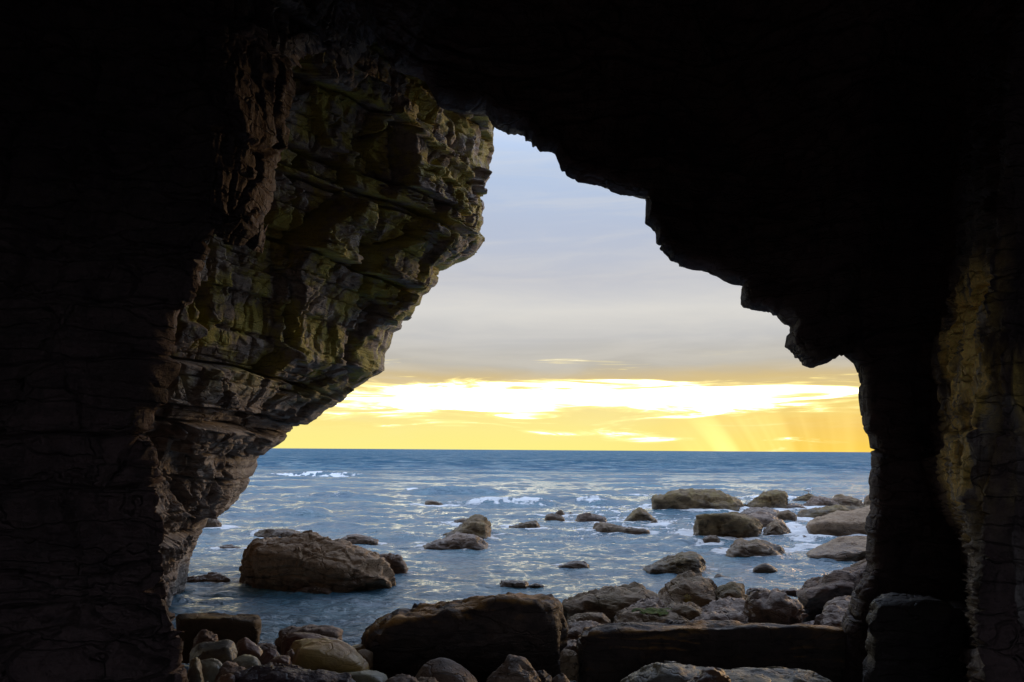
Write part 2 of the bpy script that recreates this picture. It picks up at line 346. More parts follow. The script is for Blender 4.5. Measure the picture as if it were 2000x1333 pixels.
# ------------------------------------------------------------------ cave shell: near wall, roof and pillar
EDGE_S = [(430, 1650), (405, 1420), (388, 1333), (380, 1295), (378, 1272), (379, 1249), (375, 1220), (366, 1197), (359, 1174), (353, 1145), (345, 1122), (348, 1108), (331, 1033), (315, 980), (299, 930), (286, 889), (270, 862), (262, 835), (266, 805), (284, 776), (290, 745), (308, 716), (316, 690), (330, 660), (340, 615), (352, 600), (374, 592), (396, 568), (398, 538), (412, 505), (432, 478), (455, 455),
          (478, 462), (500, 480), (520, 512), (528, 470), (524, 430), (534, 390), (530, 350), (545, 290), (548, 220), (566, 150), (590, 112), (640, 96), (668, 128), (690, 130), (704, 96), (730, 70), (752, 100), (780, 135), (835, 155), (862, 205), (905, 219), (948, 220),
          (967, 239), (979, 247), (989, 251), (994, 256), (1012, 258), (1024, 265), (1025, 279), (1037, 280), (1038, 290), (1052, 303), (1066, 304), (1080, 308), (1084, 319), (1091, 333), (1102, 342), (1105, 348), (1123, 356), (1136, 357), (1154, 361), (1174, 364), (1186, 369), (1195, 375), (1215, 380), (1224, 380), (1244, 387), (1261, 390),
          (1260, 414), (1258, 438), (1269, 445), (1278, 459), (1279, 478), (1289, 482), (1287, 487), (1292, 496), (1305, 507), (1307, 512), (1321, 518), (1325, 522), (1352, 532), (1380, 537), (1398, 544), (1422, 556), (1449, 561), (1443, 570), (1442, 584), (1443, 600), (1449, 607), (1487, 612), (1506, 617), (1519, 628), (1528, 639), (1538, 640), (1539, 653), (1533, 659), (1530, 680),
          (1539, 687), (1548, 695), (1552, 700), (1559, 701), (1565, 714), (1578, 720), (1587, 719), (1597, 715), (1615, 713), (1627, 703), (1640, 698), (1652, 706), (1663, 718), (1670, 731), (1676, 749), (1677, 770), (1683, 790), (1690, 828), (1702, 852), (1705, 876), (1710, 880), (1710, 904), (1705, 937), (1705, 985), (1697, 1013), (1688, 1042), (1685, 1075), (1688, 1099), (1681, 1127), (1662, 1151),
          (1652, 1194), (1640, 1237), (1640, 1270), (1638, 1308), (1635, 1333), (1625, 1420), (1600, 1650)]
def shell_depth(px, py):
    # left wall 5.6, roof 8.8, pillar 7.6, with the near mass on the far right
    wl = sstep(900, 400, px); d = 8.9+(5.2-8.9)*wl
    lowl = sstep(620, 900, py); d = d*(1-lowl*sstep(640, 470, px))+lowl*sstep(640, 470, px)*5.25
    d = d-1.5*sstep(300, -300, py)*(1-wl)
    d = d-1.3*sstep(1380, 1720, px)
    d = d-.5*sstep(0, -400, px)
    xe = np.interp(py, [-400, 300, 500, 700, 800, 900, 1000, 1100, 1180, 1250, 1333, 1500], [2060, 1985, 1966, 1960, 1955, 1945, 1936, 1930, 1925, 1922, 1922, 1920])
    xs = np.interp(py, [-400, 300, 540, 700, 900, 1050, 1180, 1333], [1910, 1835, 1808, 1795, 1835, 1870, 1890, 1895])
    k = sstep(0, 1, (px-xs)/(xe-xs))
    d = 1/((1-k)/d+k/5.0)
    return d
def build_shell():
    nu, nv, nb = 1500, 330, 40
    idx = {p: i for i, p in enumerate(EDGE_S)}
    # key: outer picture point, how far the rear surface goes back, how far outward
    ke = {0: (-620, 1900, 1.0, 120), idx[(348, 1108)]: (-620, 1100, 1.2, 150), idx[(340, 615)]: (-620, 560, 1.3, 120), idx[(455, 455)]: (-620, 0, 2.2, 110), idx[(548, 220)]: (-200, -500, 4.5, 110), idx[(862, 205)]: (750, -500, 7.0, 110), idx[(948, 220)]: (960, -500, 7.5, 110),
          idx[(967, 239)]: (1000, -500, 7.0, 140), idx[(1012, 258)]: (1120, -500, 3.0, 300), idx[(1261, 390)]: (1600, -500, 2.0, 500), idx[(1449, 607)]: (2300, -450, 2.0, 500), idx[(1578, 720)]: (2620, 150, 2.0, 500), idx[(1640, 698)]: (2620, 330, 2.0, 500), idx[(1710, 880)]: (2620, 800, 2., 500), idx[(1685, 1075)]: (2620, 1100, 2., 500), len(EDGE_S)-1: (2620, 1900, 2., 500)}
    E, K, t = resample_keys(EDGE_S, ke, nu)
    s = np.linspace(0, 1, nv)**1.12
    Ox = blur(K[:, 0], 40, 0); Oy = blur(K[:, 1], 40, 0)
    px = E[:, 0][:, None]*(1-s)+Ox[:, None]*s; py = E[:, 1][:, None]*(1-s)+Oy[:, None]*s
    L = np.hypot(Ox-E[:, 0], Oy-E[:, 1])[:, None]; dist = s*L
    D = shell_depth(px, py)
    e = np.clip(dist/38., 0, 1); D = D+(.30-.22*sstep(900, 600, E[:, 0])-.04*sstep(400, 250, E[:, 0]))[:, None]*(1-e)**2.2
    G = at(px, py, D)
    # behind the camera: cave narrows to an added opening that lets in fill light
    tail = []
    last = G[:, -1]; tgt = last.copy(); tgt[:, 1] = -4.0
    tgt[:, 0] = np.clip(last[:, 0]*1.15, -5.5, 5.5); tgt[:, 2] = np.clip(last[:, 2], -1.5, 6.0)
    for j in range(1, 25):
        f = j/24; tail.append(last*(1-f)+tgt*f)
    cen = np.array([0, -6.5, 2.]); 
    for j in range(1, 6):
        f = j/5*.26; tail.append(tgt*(1-f)+cen*f)
    Tl = np.stack(tail, 1)
    # rear surface
    k_back, k_out = blur(K[:, 2], 8, 0), blur(K[:, 3], 8, 0)
    tg = np.gradient(blur(blur(E, 25, 0), 25, 0), axis=0); nn = np.stack([tg[:, 1], -tg[:, 0]], -1); nn /= np.linalg.norm(nn, axis=1, keepdims=True)+1e-9
    outd = np.stack([Ox, Oy], -1)-E; flip = np.sign((nn*outd).sum(1)); nn *= flip[:, None]; nn = .5*nn+.5*outd/np.linalg.norm(outd, axis=1, keepdims=True)
    D0 = D[:, 0]; bk = []
    for j in range(nb, 0, -1):
        f = j/nb; q = E+nn*(k_out*f**1.5)[:, None]; bk.append(at(q[:, 0], q[:, 1], D0+k_back*f**.75))
    # outside, the cliff face goes on: high above the arch and far along the shore
    o0 = bk[0]; dx = Ox-1050; dy = 780-Oy; nrm = np.hypot(dx, dy); far_ = np.stack([dx/nrm*46, np.full(nu, 15.)+4*np.abs(dx/nrm), np.maximum(dy/nrm*34, -2.)], -1)
    far_ = blur(far_, 30, 0); ext = [far_*(j/24)**1.5+o0*(1-(j/24)**1.5) for j in range(24, 0, -1)]
    bk = ext+bk; nb += 24
    Bk = np.stack(bk, 1)
    G = np.concatenate([Bk, G, Tl], 1); NV = G.shape[1]
    Gs = G.copy()
    for _ in range(2): Gs = blur(blur(Gs, 16, 0), 12, 1)
    N = grid_normals(Gs)
    i0, j0 = int(nu*.8), nb+120
    if np.dot(N[i0, j0], EYEV-Gs[i0, j0]) < 0: N = -N
    P = G.reshape(-1, 3); n = N.reshape(-1, 3)
    e0_ = (.3+.45*sstep(900, 500, E[:, 0]))[:, None]; ed = np.concatenate([np.repeat(e0_, nb, 1), e0_+(1-e0_)*np.clip(dist/110., 0, 1), np.ones((nu, 29))], 1).reshape(-1)
    d = strata(P, .45, 13, amp=.15, blockw=3.2)+strata(P, .12, 19, amp=.05, blockw=4)+fbm(P*.8, 15, 4)*.22
    st = (P[:, 0] > 2.4)*1.
    rib = ridge(np.stack([P[:, 0]*3.2, P[:, 1]*3.2, P[:, 2]*.75], -1), 71, 4)
    strip = sstep(2.5, 3.0, P[:, 0])*sstep(7.3, 6.9, P[:, 1])*sstep(-.5, 1., P[:, 1]); d *= 1-.55*strip; d += (.12+.12*strip)*(rib-.6)+fbm(P*6, 17, 3)*.03
    V = P+n*(d*ed)[:, None]
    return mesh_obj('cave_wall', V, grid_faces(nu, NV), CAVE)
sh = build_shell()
tag(sh, 'near-black rock wall, roof and right pillar of the sea cave framing the view', 'cave', None, 'structure')

# ------------------------------------------------------------------ beach and sea
def beach_z(x, y):
    z = np.interp(y, [-8, 0, 4, 6.2, 7.4, 8.6, 10, 13, 30, 120], [.85, .80, .66, .45, .22, -.02, -.35, -.7, -1.6, -4])
    return z+.25*sstep(2.5, 5, np.abs(x-.3))*sstep(12, 8, y)
BEACHM = rock_mat('wet shingle', (.06, .045, .038), (.12, .09, .07), (.03, .022, .02), scale=3, bump=.9, pits=.8, rough=.45, wet=False)
nx, ny = 260, 300
X, Y = np.meshgrid(np.linspace(-14, 14, nx), np.r_[np.linspace(-60, -9.5, 20), np.linspace(-9, 14, 220), np.linspace(14.6, 120, 60)], indexing='ij')
Z = beach_z(X, Y); Pn = np.stack([X, Y, Z], -1).reshape(-1, 3)
Pn[:, 2] += fbm(Pn*np.array([1, 1, 0])*1.1, 3, 4)*.10+ridge(Pn*np.array([1, 1, 0])*5, 8, 3)*.05-.03
tag(mesh_obj('beach', Pn, grid_faces(nx, ny), BEACHM), 'dark wet shingle floor of the cave sloping down under the sea', 'beach', None, 'structure')

# ------------------------------------------------------------------ rocks
ICO = {}
def ico(sub):
    if sub not in ICO:
        bm = bmesh.new(); bmesh.ops.create_icosphere(bm, subdivisions=sub, radius=1)
        ICO[sub] = (np.array([v.co[:] for v in bm.verts]), np.array([[v.index for v in f.verts] for f in bm.faces])); bm.free()
    return ICO[sub]
def hull_planes(pts):
    bm = bmesh.new()
    for p in pts: bm.verts.new(p)
    r = bmesh.ops.convex_hull(bm, input=bm.verts)
    bm.normal_update(); hv = [v for v in bm.verts if v.link_faces]
    c = np.mean([v.co[:] for v in hv], axis=0); pl = []
    for f in sorted(bm.faces, key=lambda f: -f.calc_area()):
        nrm = np.array(f.normal[:]); d = float(np.dot(nrm, np.array(f.verts[0].co[:])-c))
        if np.linalg.norm(nrm) < .5: continue
        if d < 0: nrm, d = -nrm, -d
        if d < 1e-4: continue
        if all(np.dot(nrm, m) < .985 or abs(d-e) > .04*max(d, e) for m, e in pl): pl.append((nrm, d))
    bm.free()
    return c, np.array([a for a, _ in pl]), np.array([b for _, b in pl])
NR = [0]; FOOT = []
def rock(name, label, sil, base, mat, d=None, T=None, front=None, p=16, nz=1., cat='rock', group=None, strat=.35, basept=None, sub=None, drop=.35, cuts=9):
    NR[0] += 1; seed = NR[0]*13
    sil = np.array(sil, float); xs = sil[:, 0]; x0, x1 = xs.min(), xs.max(); cx = (x0+x1)/2; w = x1-x0
    if d is None: d = float(ground(cx, base)[1])
    wm = w/F_PX*d
    if T is None: T = .62*wm
    ds = d+.5*T
    A = at(sil[:, 0], sil[:, 1], ds)
    if front is None:
        fr = sil[1:-1] if len(sil) > 3 else sil
        fr = np.stack([cx+(fr[:, 0]-cx)*.86, fr[:, 1]+.36*np.maximum(base-fr[:, 1], 0)], -1); B = at(fr[:, 0], fr[:, 1], d+.12*T)
    else:
        fr = np.array(front, float); B = at(fr[:, 0], fr[:, 1], d+.06*T)
    if basept is None: bp_ = np.array([(x0+.06*w, base-.12*(base-sil[0, 1]) if 0 else base), (x0+.35*w, base), (x1-.35*w, base), (x1-.06*w, base)], float)
    else: bp_ = np.array(basept, float)
    dd = np.full(len(bp_), d) if basept is None else np.maximum(d, np.minimum(ground(bp_[:, 0], bp_[:, 1])[:, 1], d+.5*T))
    C_ = at(bp_[:, 0], bp_[:, 1], dd); zb = C_[:, 2].min(); Cl = C_.copy(); Cl[:, 2] = zb-drop*max(.35, wm*.35)
    Bk = A.copy(); xc = A[:, 0].mean(); Bk[:, 1] += .5*T; Bk[:, 0] = Bk[:, 0]*(d+T)/ds; xc = Bk[:, 0].mean(); Bk[:, 0] = xc+(Bk[:, 0]-xc)*.8
    lim = EYE-(EYE-A[:, 2])*Bk[:, 1]/A[:, 1]-.01*wm
    Bk[:, 2] = np.minimum(lim, zb+(A[:, 2]-zb)*.65)
    Bl = Bk.copy(); Bl[:, 2] = Cl[:, 2].min(); Al = A.copy(); Al[:, 2] = Cl[:, 2].min()
    pts = np.concatenate([A, B, C_, Cl, Bk, Bl, Al[[0, -1]]])
    c, n, dist = hull_planes(pts)
    if sub is None: sub = 6 if w > 210 else (5 if w > 45 else 4)
    U, Fc = ico(sub)
    ext = (pts.max(0)-pts.min(0))/2; u = U*ext; u /= np.linalg.norm(u, axis=1, keepdims=True)
    g = np.random.RandomState(seed)
    if p > 11:                                   # break corners off with a few extra flat faces
        hv = pts-c
        for _ in range(cuts):
            m = g.normal(size=3); m[2] = abs(m[2])*.8; m /= np.linalg.norm(m); n = np.r_[n, [m]]; dist = np.r_[dist, (hv@m).max()*g.uniform(.90, .97)]
        p = p*1.9
    q = np.maximum(u@n.T, 0)/dist; qm = q.max(1, keepdims=True); r = ((q/qm)**p).sum(1)**(-1/p)/qm[:, 0]; q = q/qm
    V = c+u*r[:, None]*.995
    size = float(np.cbrt(np.prod(ext*2)))
    # displacement along a smoothed normal (approx: blend of radial and plane normals)
    wgt = (q**(p*.5)); nn = wgt@n; nn /= np.linalg.norm(nn, axis=1, keepdims=True)+1e-9
    Q = V/size+seed
    a = fbm(Q*1.5, seed, 3)*.060+(ridge(Q*3.1, seed+5, 4)-.62)*.060+fbm(Q*12, seed+9, 3)*.022
    if p > 11: a = a+chip(Q*2.6, seed+2)*.045+chip(Q*6.5, seed+3)*.022
    if strat: a = a+strata(V, strat*size*.22, 40+seed % 7, amp=.05*strat/.3*.5, blockw=5)
    V = V+nn*(a*nz*size)[:, None]
    o = np.array([c[0], c[1], zb])
    ob = mesh_obj(name, V, Fc, mat, origin=o)
    tag(ob, label, cat, group)
    FOOT.append((c[0], c[1], ext[0], ext[1], zb))
    return ob
exec(compile(r'''
SEA='rocks standing in the sea'; RES='rocks of the reef by the pillar'; SH='rocks of the shore in front of the water'; BE='stones on the cave beach'
R=rock
R('boulder','big flat-topped brown boulder standing alone in the water below the cliff',[(476,1124),(480,1104),(492,1082),(510,1066),(545,1056),(580,1050),(600,1043),(620,1041),(644,1053),(690,1073),(722,1086),(740,1102),(762,1128)],1154,TAN(),T=2.3,front=[(500,1076),(520,1090),(548,1106),(600,1114),(660,1124),(700,1126),(760,1131)],basept=[(474,1140),(500,1150),(545,1155),(590,1152),(650,1143),(710,1138),(765,1128)],p=40,group=SEA,nz=.85,cuts=0,sub=7,strat=.5)
R('rock','small dark rock against the right end of the big flat-topped boulder',[(733,1100),(738,1083),(768,1079),(782,1084),(793,1098),(794,1112)],1119,PURPLE(),group=SEA)
R('rock','thin flat rock just behind the top of the big flat-topped boulder',[(497,1043),(506,1037),(540,1033),(575,1036),(591,1040)],1047,BROWN(),T=1.2,group=SEA)
R('rock','low rounded grey-purple rock awash behind the big boulder',[(662,1052),(668,1047),(690,1044),(718,1047),(742,1056)],1060,PURPLE(),group=SEA)
R('rock','low pebbly slab barely out of the water beside the dark left cave wall',[(340,1133),(372,1128),(405,1122),(430,1122),(452,1130)],1136,PURPLE(),group=SEA,nz=1.6)
R('rock','rock in the sea under the lowest overhang of the cliff',[(378,1026),(398,1012),(415,1009),(428,1017),(433,1027)],1031,BROWN(),group=SEA)
R('rock','low wet ledge at the foot of the big flat-topped boulder',[(570,1153),(590,1145),(620,1143),(650,1148)],1156,PURPLE(),group=SEA)
R('rock','barely awash rock left of the big boulder, under the cliff foot',[(420,1071),(440,1065),(455,1064),(472,1070)],1072,PURPLE(),group=SEA)
R('rock','small dark rock farthest out beneath the wave crest',[(829,980),(840,977),(855,979),(867,985)],987,BROWN(),group=SEA)
R('rock','leaning wedge-shaped rock with a steep right end in mid water',[(866,1043),(890,1031),(915,1018),(928,1006),(940,1004),(951,1012),(958,1022),(958,1048)],1053,OLIVE(),T=2.2,group=SEA,strat=.3)
R('rock','flat purple slab at the foot of the leaning wedge-shaped rock',[(820,1070),(842,1058),(862,1049),(890,1043),(930,1046),(956,1064)],1072,PURPLE(),T=1.6,group=SEA)
R('rock','thin low rock just behind the leaning wedge-shaped rock',[(876,1021),(895,1014),(922,1012)],1023,BROWN(),T=1.,group=SEA)
R('rock','low olive rock with surf along its foot, right of the leaning wedge',[(992,1030),(1015,1026),(1035,1017),(1048,1017),(1057,1028)],1032,OLIVE(),group=SEA)
R('rock','dark rounded rock with a smaller one behind it',[(1062,1015),(1068,1006),(1080,1003),(1100,1008),(1105,1016)],1018,BROWN(),group=SEA)
R('rock','small round rock peeping over the dark rounded rock',[(1083,1004),(1090,996),(1098,996),(1104,1004)],1006,BROWN(),group=SEA)
R('rock','tiny rock between the round rock and the grey humped rock',[(1109,1004),(1114,1000),(1121,1004)],1006,BROWN(),group=SEA)
R('rock','grey humped rock left of the pyramid-shaped rock',[(1123,1016),(1127,1005),(1147,1000),(1165,1006),(1184,1011),(1187,1017)],1019,PURPLE(),group=SEA)
R('rock','pyramid-shaped rock with a pointed top',[(1217,1020),(1230,1009),(1241,994),(1250,987),(1261,998),(1275,1011),(1284,1020)],1021,OLIVE(),T=1.3,p=40,nz=.7,group=SEA)
R('rock','small yellowish rock at the right foot of the pyramid-shaped rock',[(1270,1019),(1280,1015),(1288,1021)],1023,OLIVE(),group=SEA)
R('rock','long low rock tapering right, in front of the pyramid-shaped rock',[(1154,1034),(1160,1025),(1176,1021),(1192,1027),(1230,1030),(1272,1039)],1040,BROWN(),T=1.3,group=SEA)
R('rock','small flat rock behind the long low tapering rock',[(1182,1022),(1195,1019),(1207,1023)],1025,BROWN(),group=SEA)
R('rock','low rock just breaking the water in the open middle',[(1086,1106),(1105,1099),(1125,1096),(1142,1097),(1152,1104)],1108,PURPLE(),group=SEA,nz=.7)
R('rock','low dark rock behind the black foreground boulder',[(972,1143),(976,1135),(1000,1134),(1028,1135),(1034,1144)],1146,PURPLE(),group=SEA)
R('rock','thin awash rock ending in a small splash, right of the low dark rock',[(1032,1144),(1045,1140),(1064,1143)],1146,PURPLE(),group=SEA)
R('rock','wedge rock rising to a steep right end, above the shore peak',[(1256,1108),(1270,1099),(1300,1090),(1330,1084),(1362,1082),(1376,1089),(1382,1116)],1119,OLIVE(),T=1.3,group=SEA)
R('rock','thin sliver of rock in the water above the humped shore boulder',[(1394,1124),(1400,1121),(1418,1126),(1432,1130)],1130,BROWN(),group=SEA)
R('rock','small smooth dome rock in the bright channel',[(1467,1110),(1480,1102),(1495,1098),(1509,1103),(1521,1111)],1115,BROWN(),nz=.35,p=9,group=SEA)
R('rock','broad rugged rock with reddish left tip above the smooth dome',[(1418,1078),(1432,1067),(1448,1058),(1480,1056),(1505,1064),(1522,1071),(1535,1084)],1090,BROWN(),T=1.9,group=SEA,nz=1.2)
R('rock','small pale stone at the front left foot of the square dark block',[(1371,1053),(1385,1046),(1398,1045),(1408,1055)],1059,BROWN(),group=SEA)
R('boulder','square dark block with a flat top in the right water',[(1355,1044),(1361,1020),(1368,1011),(1400,1010),(1450,1007),(1472,1015),(1486,1028),(1484,1046)],1051,OLIVE(),T=2.6,p=30,cuts=2,group=SEA,front=[(1360,1018),(1395,1016),(1440,1013),(1466,1020),(1482,1032)])
R('boulder','large far block with chamfered top, farthest big rock out at sea',[(1281,994),(1281,974),(1300,964),(1314,958),(1350,956),(1402,956),(1422,966),(1444,981),(1446,995)],998,OLIVE(),T=2.8,p=34,cuts=2,group=SEA,front=[(1282,976),(1312,968),(1346,970),(1385,976),(1443,990)])
R('rock','small rock in the gap between the far block and the slanted rock',[(1447,992),(1450,985),(1458,983),(1464,991)],994,OLIVE(),group=RES)
R('boulder','slanted mossy rock with overhanging right end, right of the far block',[(1456,993),(1470,977),(1490,962),(1515,960),(1534,957),(1539,970),(1528,986),(1520,993)],996,OLIVE(),T=2.,p=30,group=RES)
R('rock','small far rock on which the gull stands',[(1544,979),(1560,972),(1583,963),(1595,971),(1602,979)],980,OLIVE(),p=30,group=RES)
R('rock','long dark ledge running into the pillar',[(1552,1010),(1558,997),(1600,990),(1660,988),(1722,986)],1013,OLIVE(),T=2.4,p=30,strat=.4,group=RES)
R('rock','jagged grey rock on top of the long dark ledge',[(1572,990),(1584,975),(1600,970),(1622,972),(1642,986)],993,PURPLE(),T=1.6,nz=1.5,group=RES)
R('rock','rounded brown boulder behind the long dark ledge',[(1618,987),(1628,968),(1640,965),(1665,969),(1680,977),(1690,990)],991,BROWN(),T=1.8,group=RES)
R('rock','brown rock peeping out behind the pillar beside the ledge',[(1686,978),(1694,968),(1712,966),(1725,975)],990,BROWN(),group=RES)
R('rock','blocky brown rock at the left end of the long dark ledge',[(1512,1012),(1519,1000),(1540,996),(1556,1002),(1557,1012)],1017,BROWN(),group=RES)
R('rock','low flat rock between the slanted rock and the ledge',[(1518,992),(1530,987),(1560,986),(1584,990)],996,PURPLE(),T=1.5,group=RES)
R('rock','flat grey slab awash in front of the slanted mossy rock',[(1444,1004),(1460,996),(1492,994),(1522,998)],1006,PURPLE(),T=2.4,group=RES)
R('rock','sloping purple slab behind the square dark block',[(1440,1012),(1462,1002),(1500,1000),(1522,1012),(1533,1024)],1030,PURPLE(),T=1.8,group=RES,strat=.3)
R('rock','rugged dark rock right of the square dark block',[(1487,1042),(1497,1028),(1507,1018),(1520,1017),(1535,1029),(1544,1039)],1045,BROWN(),T=1.4,group=RES,nz=1.3)
R('boulder','large tan slab with a shaded front, upper of the two at the pillar',[(1574,1034),(1577,1025),(1600,1012),(1640,1000),(1680,992),(1722,984)],1048,TAN(),T=3.6,p=24,nz=.5,cuts=2,group=RES,front=[(1577,1028),(1600,1024),(1640,1021),(1700,1023),(1722,1022)])
R('rock','low wet rock at the left foot of the upper tan slab',[(1558,1050),(1570,1045),(1588,1046),(1606,1050)],1053,PURPLE(),group=RES)
R('boulder','tan slab sloping to a thin left point, lower of the two at the pillar',[(1573,1083),(1580,1074),(1610,1062),(1640,1052),(1690,1049),(1712,1048)],1096,TAN(),T=3.,p=24,nz=.5,cuts=2,group=RES,front=[(1578,1086),(1620,1090),(1660,1080),(1712,1072)],basept=[(1580,1088),(1625,1096),(1660,1094),(1712,1090)])
R('boulder','large red-edged rock with slanting layers leaning on the pillar',[(1556,1162),(1564,1148),(1580,1134),(1610,1120),(1650,1109),(1712,1092)],1203,STRAT(),d=11.2,T=2.4,p=18,strat=.5,group=SH,basept=[(1562,1180),(1590,1200),(1640,1212),(1712,1215)])
R('rock','brown rock at the top edge of the layered rock by the pillar',[(1658,1106),(1674,1097),(1700,1088),(1715,1088)],1112,BROWN(),d=13.4,group=SH)
R('rock','upright brown rock between the layered rock and the pillar',[(1603,1205),(1612,1184),(1632,1167),(1655,1163),(1690,1166)],1232,PURPLE(),d=9.8,T=.9,group=SH)
R('rock','rounded rock low against the pillar, in front of the upright brown rock',[(1592,1226),(1600,1204),(1625,1190),(1650,1190),(1680,1200)],1245,PURPLE(),d=9.2,T=.8,group=SH,nz=1.2)
R('rock','russet stone squeezed between humped boulder and pillar rocks',[(1545,1226),(1562,1214),(1590,1212),(1605,1228)],1240,REDDISH(),d=9.6,group=SH)
R('boulder','rugged humped boulder behind the long black slab',[(1458,1178),(1472,1163),(1490,1158),(1522,1160),(1545,1170),(1562,1180),(1567,1196),(1558,1220)],1240,PURPLE(),d=9.4,T=1.3,group=SH,nz=1.5,basept=[(1462,1200),(1480,1225),(1520,1238),(1555,1226)])
R('rock','thin rock awash behind the humped boulder, left of two',[(1458,1153),(1470,1149),(1495,1148),(1513,1156)],1158,PURPLE(),group=SH)
R('rock','thin rock awash behind the humped boulder, right of two',[(1511,1157),(1530,1151),(1552,1149),(1570,1154)],1158,REDDISH(),group=SH)
R('boulder','tallest peaked brown rock on the shore with a yellow patch',[(1282,1160),(1310,1143),(1330,1128),(1345,1124),(1372,1122),(1388,1133),(1402,1150),(1412,1180)],1205,BROWN(),d=10.9,T=1.8,group=SH,p=18)
R('boulder','squat brown rock right of the tallest peaked shore rock',[(1395,1152),(1410,1142),(1438,1134),(1452,1141),(1458,1158),(1460,1178)],1190,OLIVE(),d=11.0,T=1.1,group=SH)
R('boulder','long low brown ledge pointing left toward the black boulder',[(1098,1176),(1120,1166),(1160,1156),(1220,1147),(1250,1145),(1266,1152),(1300,1166)],1200,BROWN(),d=11.0,T=1.4,group=SH,strat=.4)
R('rock','rounded low rock in the pool between the black boulder and the green slab',[(1103,1208),(1125,1200),(1150,1196),(1180,1198),(1194,1210)],1218,BROWN(),d=9.8,group=SH,nz=.5)
algae=R('rock','slab with bright green algae on top in front of the peaked rock',[(1198,1208),(1204,1196),(1220,1190),(1260,1192),(1300,1192),(1332,1196),(1345,1206)],1222,BROWN(),d=9.7,T=1.1,group=SH,strat=.4)
R('rock','small pointed stone at the right end of the green slab',[(1306,1218),(1318,1209),(1330,1202),(1345,1211),(1358,1219)],1226,BROWN(),d=9.2,p=40,nz=.5,group=SH)
R('rock','low pinkish mound in front of the humped boulder',[(1350,1216),(1370,1197),(1410,1196),(1430,1190),(1452,1200),(1478,1220)],1232,PURPLE(),d=9.3,T=1.,group=SH,nz=1.4)
R('rock','dark lump between the long ledge and the green slab',[(1218,1190),(1234,1178),(1258,1169),(1285,1168),(1306,1186)],1200,PURPLE(),d=10.3,T=.9,group=SH,nz=1.4)
R('rock','low broken rock at the foot of the squat brown rock',[(1362,1190),(1388,1178),(1430,1174),(1462,1180),(1484,1194)],1208,PURPLE(),d=10.1,T=1.,group=SH,nz=1.6)
R('rock','low lump between the peaked rock and the pinkish mound',[(1290,1190),(1315,1180),(1350,1180),(1378,1196)],1208,BROWN(),d=10.0,T=1.,group=SH,nz=1.4)
R('rock','small yellow-green stone on the shore beside the humped boulder foot',[(1452,1226),(1472,1220),(1500,1219),(1520,1230)],1236,MOSSY(),d=8.9,T=.5,group=SH)
R('rock','pitted brown rock filling the gap behind the black boulder and slab',[(1092,1230),(1104,1219),(1135,1214),(1180,1216),(1200,1226)],1256,PURPLE(),d=9.0,T=.8,group=SH)
R('rock','small purple stone in the gap between black boulder and long slab',[(1092,1268),(1104,1253),(1122,1250),(1140,1260)],1280,PURPLE(),d=8.3,T=.4,group=SH)
R('rock','pale brown stone lowest in the gap between black boulder and long slab',[(1086,1292),(1098,1270),(1112,1268),(1128,1277),(1132,1292)],1306,TAN(),d=7.9,T=.35,group=SH)
R('boulder','largest near-black boulder with an orange-lit top edge, centre of the beach',[(707,1250),(710,1236),(724,1221),(748,1207),(772,1195),(792,1189),(860,1181),(900,1175),(925,1167),(960,1159),(1020,1155),(1062,1156),(1085,1163),(1098,1174),(1105,1196),(1108,1240),(1098,1275),(1086,1310)],1320,DARK(),d=7.3,T=1.5,p=22,group=SH,front=[(722,1238),(770,1215),(860,1196),(960,1178),(1050,1174),(1085,1190),(1095,1230)],basept=[(724,1305),(800,1318),(950,1320),(1082,1312)],nz=.8,strat=.5,cuts=3)
R('boulder','long black slab with a straight bright top edge, running to the pillar',[(1124,1290),(1123,1245),(1134,1229),(1170,1223),(1240,1218),(1330,1216),(1380,1217),(1450,1221),(1520,1230),(1640,1235),(1730,1240)],1318,DARK(),d=7.85,T=1.0,p=30,cuts=0,group=SH,front=[(1130,1250),(1160,1236),(1250,1231),(1350,1229),(1450,1231),(1640,1244),(1730,1248)],nz=.42,strat=.6)
R('boulder','flat wet grey slab with a pool on it, bottom centre',[(1205,1330),(1236,1309),(1270,1294),(1310,1295),(1370,1303),(1420,1312),(1440,1330)],1375,GREY(),d=6.0,T=1.1,group=BE,strat=.4,nz=.7)
R('boulder','long smooth grey slab along the bottom edge below the black slab',[(1362,1340),(1388,1312),(1430,1306),(1500,1306),(1580,1307),(1622,1325),(1650,1350)],1385,GREY(),d=5.9,T=1.,group=BE,nz=.5)
R('rock','dark red angular rock lying between the two grey slabs',[(1332,1340),(1362,1317),(1390,1303),(1412,1309),(1428,1325),(1436,1345)],1372,REDDISH(),d=5.6,T=.4,group=BE)
R('boulder','rounded brown boulder in front of the black boulder',[(800,1320),(822,1294),(850,1281),(872,1280),(902,1293),(930,1312),(948,1340)],1375,PURPLE(),d=6.2,T=.6,group=BE,nz=.6,p=10)
R('boulder','steep pointed rock in front of the black boulder',[(940,1345),(970,1310),(992,1281),(1005,1278),(1025,1286),(1042,1302),(1057,1322),(1066,1345)],1375,PURPLE(),d=6.1,T=.5,group=BE,p=26)
R('rock','small dark stone right of the steep pointed rock, nearer it',[(1040,1325),(1050,1309),(1064,1308),(1080,1322)],1350,DARK(),d=6.3,T=.25,group=BE)
R('rock','small dark stone at the bottom beneath the gap beside the long slab',[(1078,1330),(1090,1317),(1100,1314),(1112,1328)],1350,PURPLE(),d=6.2,T=.2,group=BE)
R('rock','purple knobbly rock at the bottom edge left of the rounded boulder',[(738,1345),(757,1321),(775,1313),(796,1315),(815,1326),(828,1345)],1370,PURPLE(),d=5.8,T=.3,group=BE)
R('rock','low brown rock wedged under the rounded boulder',[(800,1335),(820,1325),(850,1326),(870,1340)],1360,BROWN(),d=5.9,T=.3,group=BE)
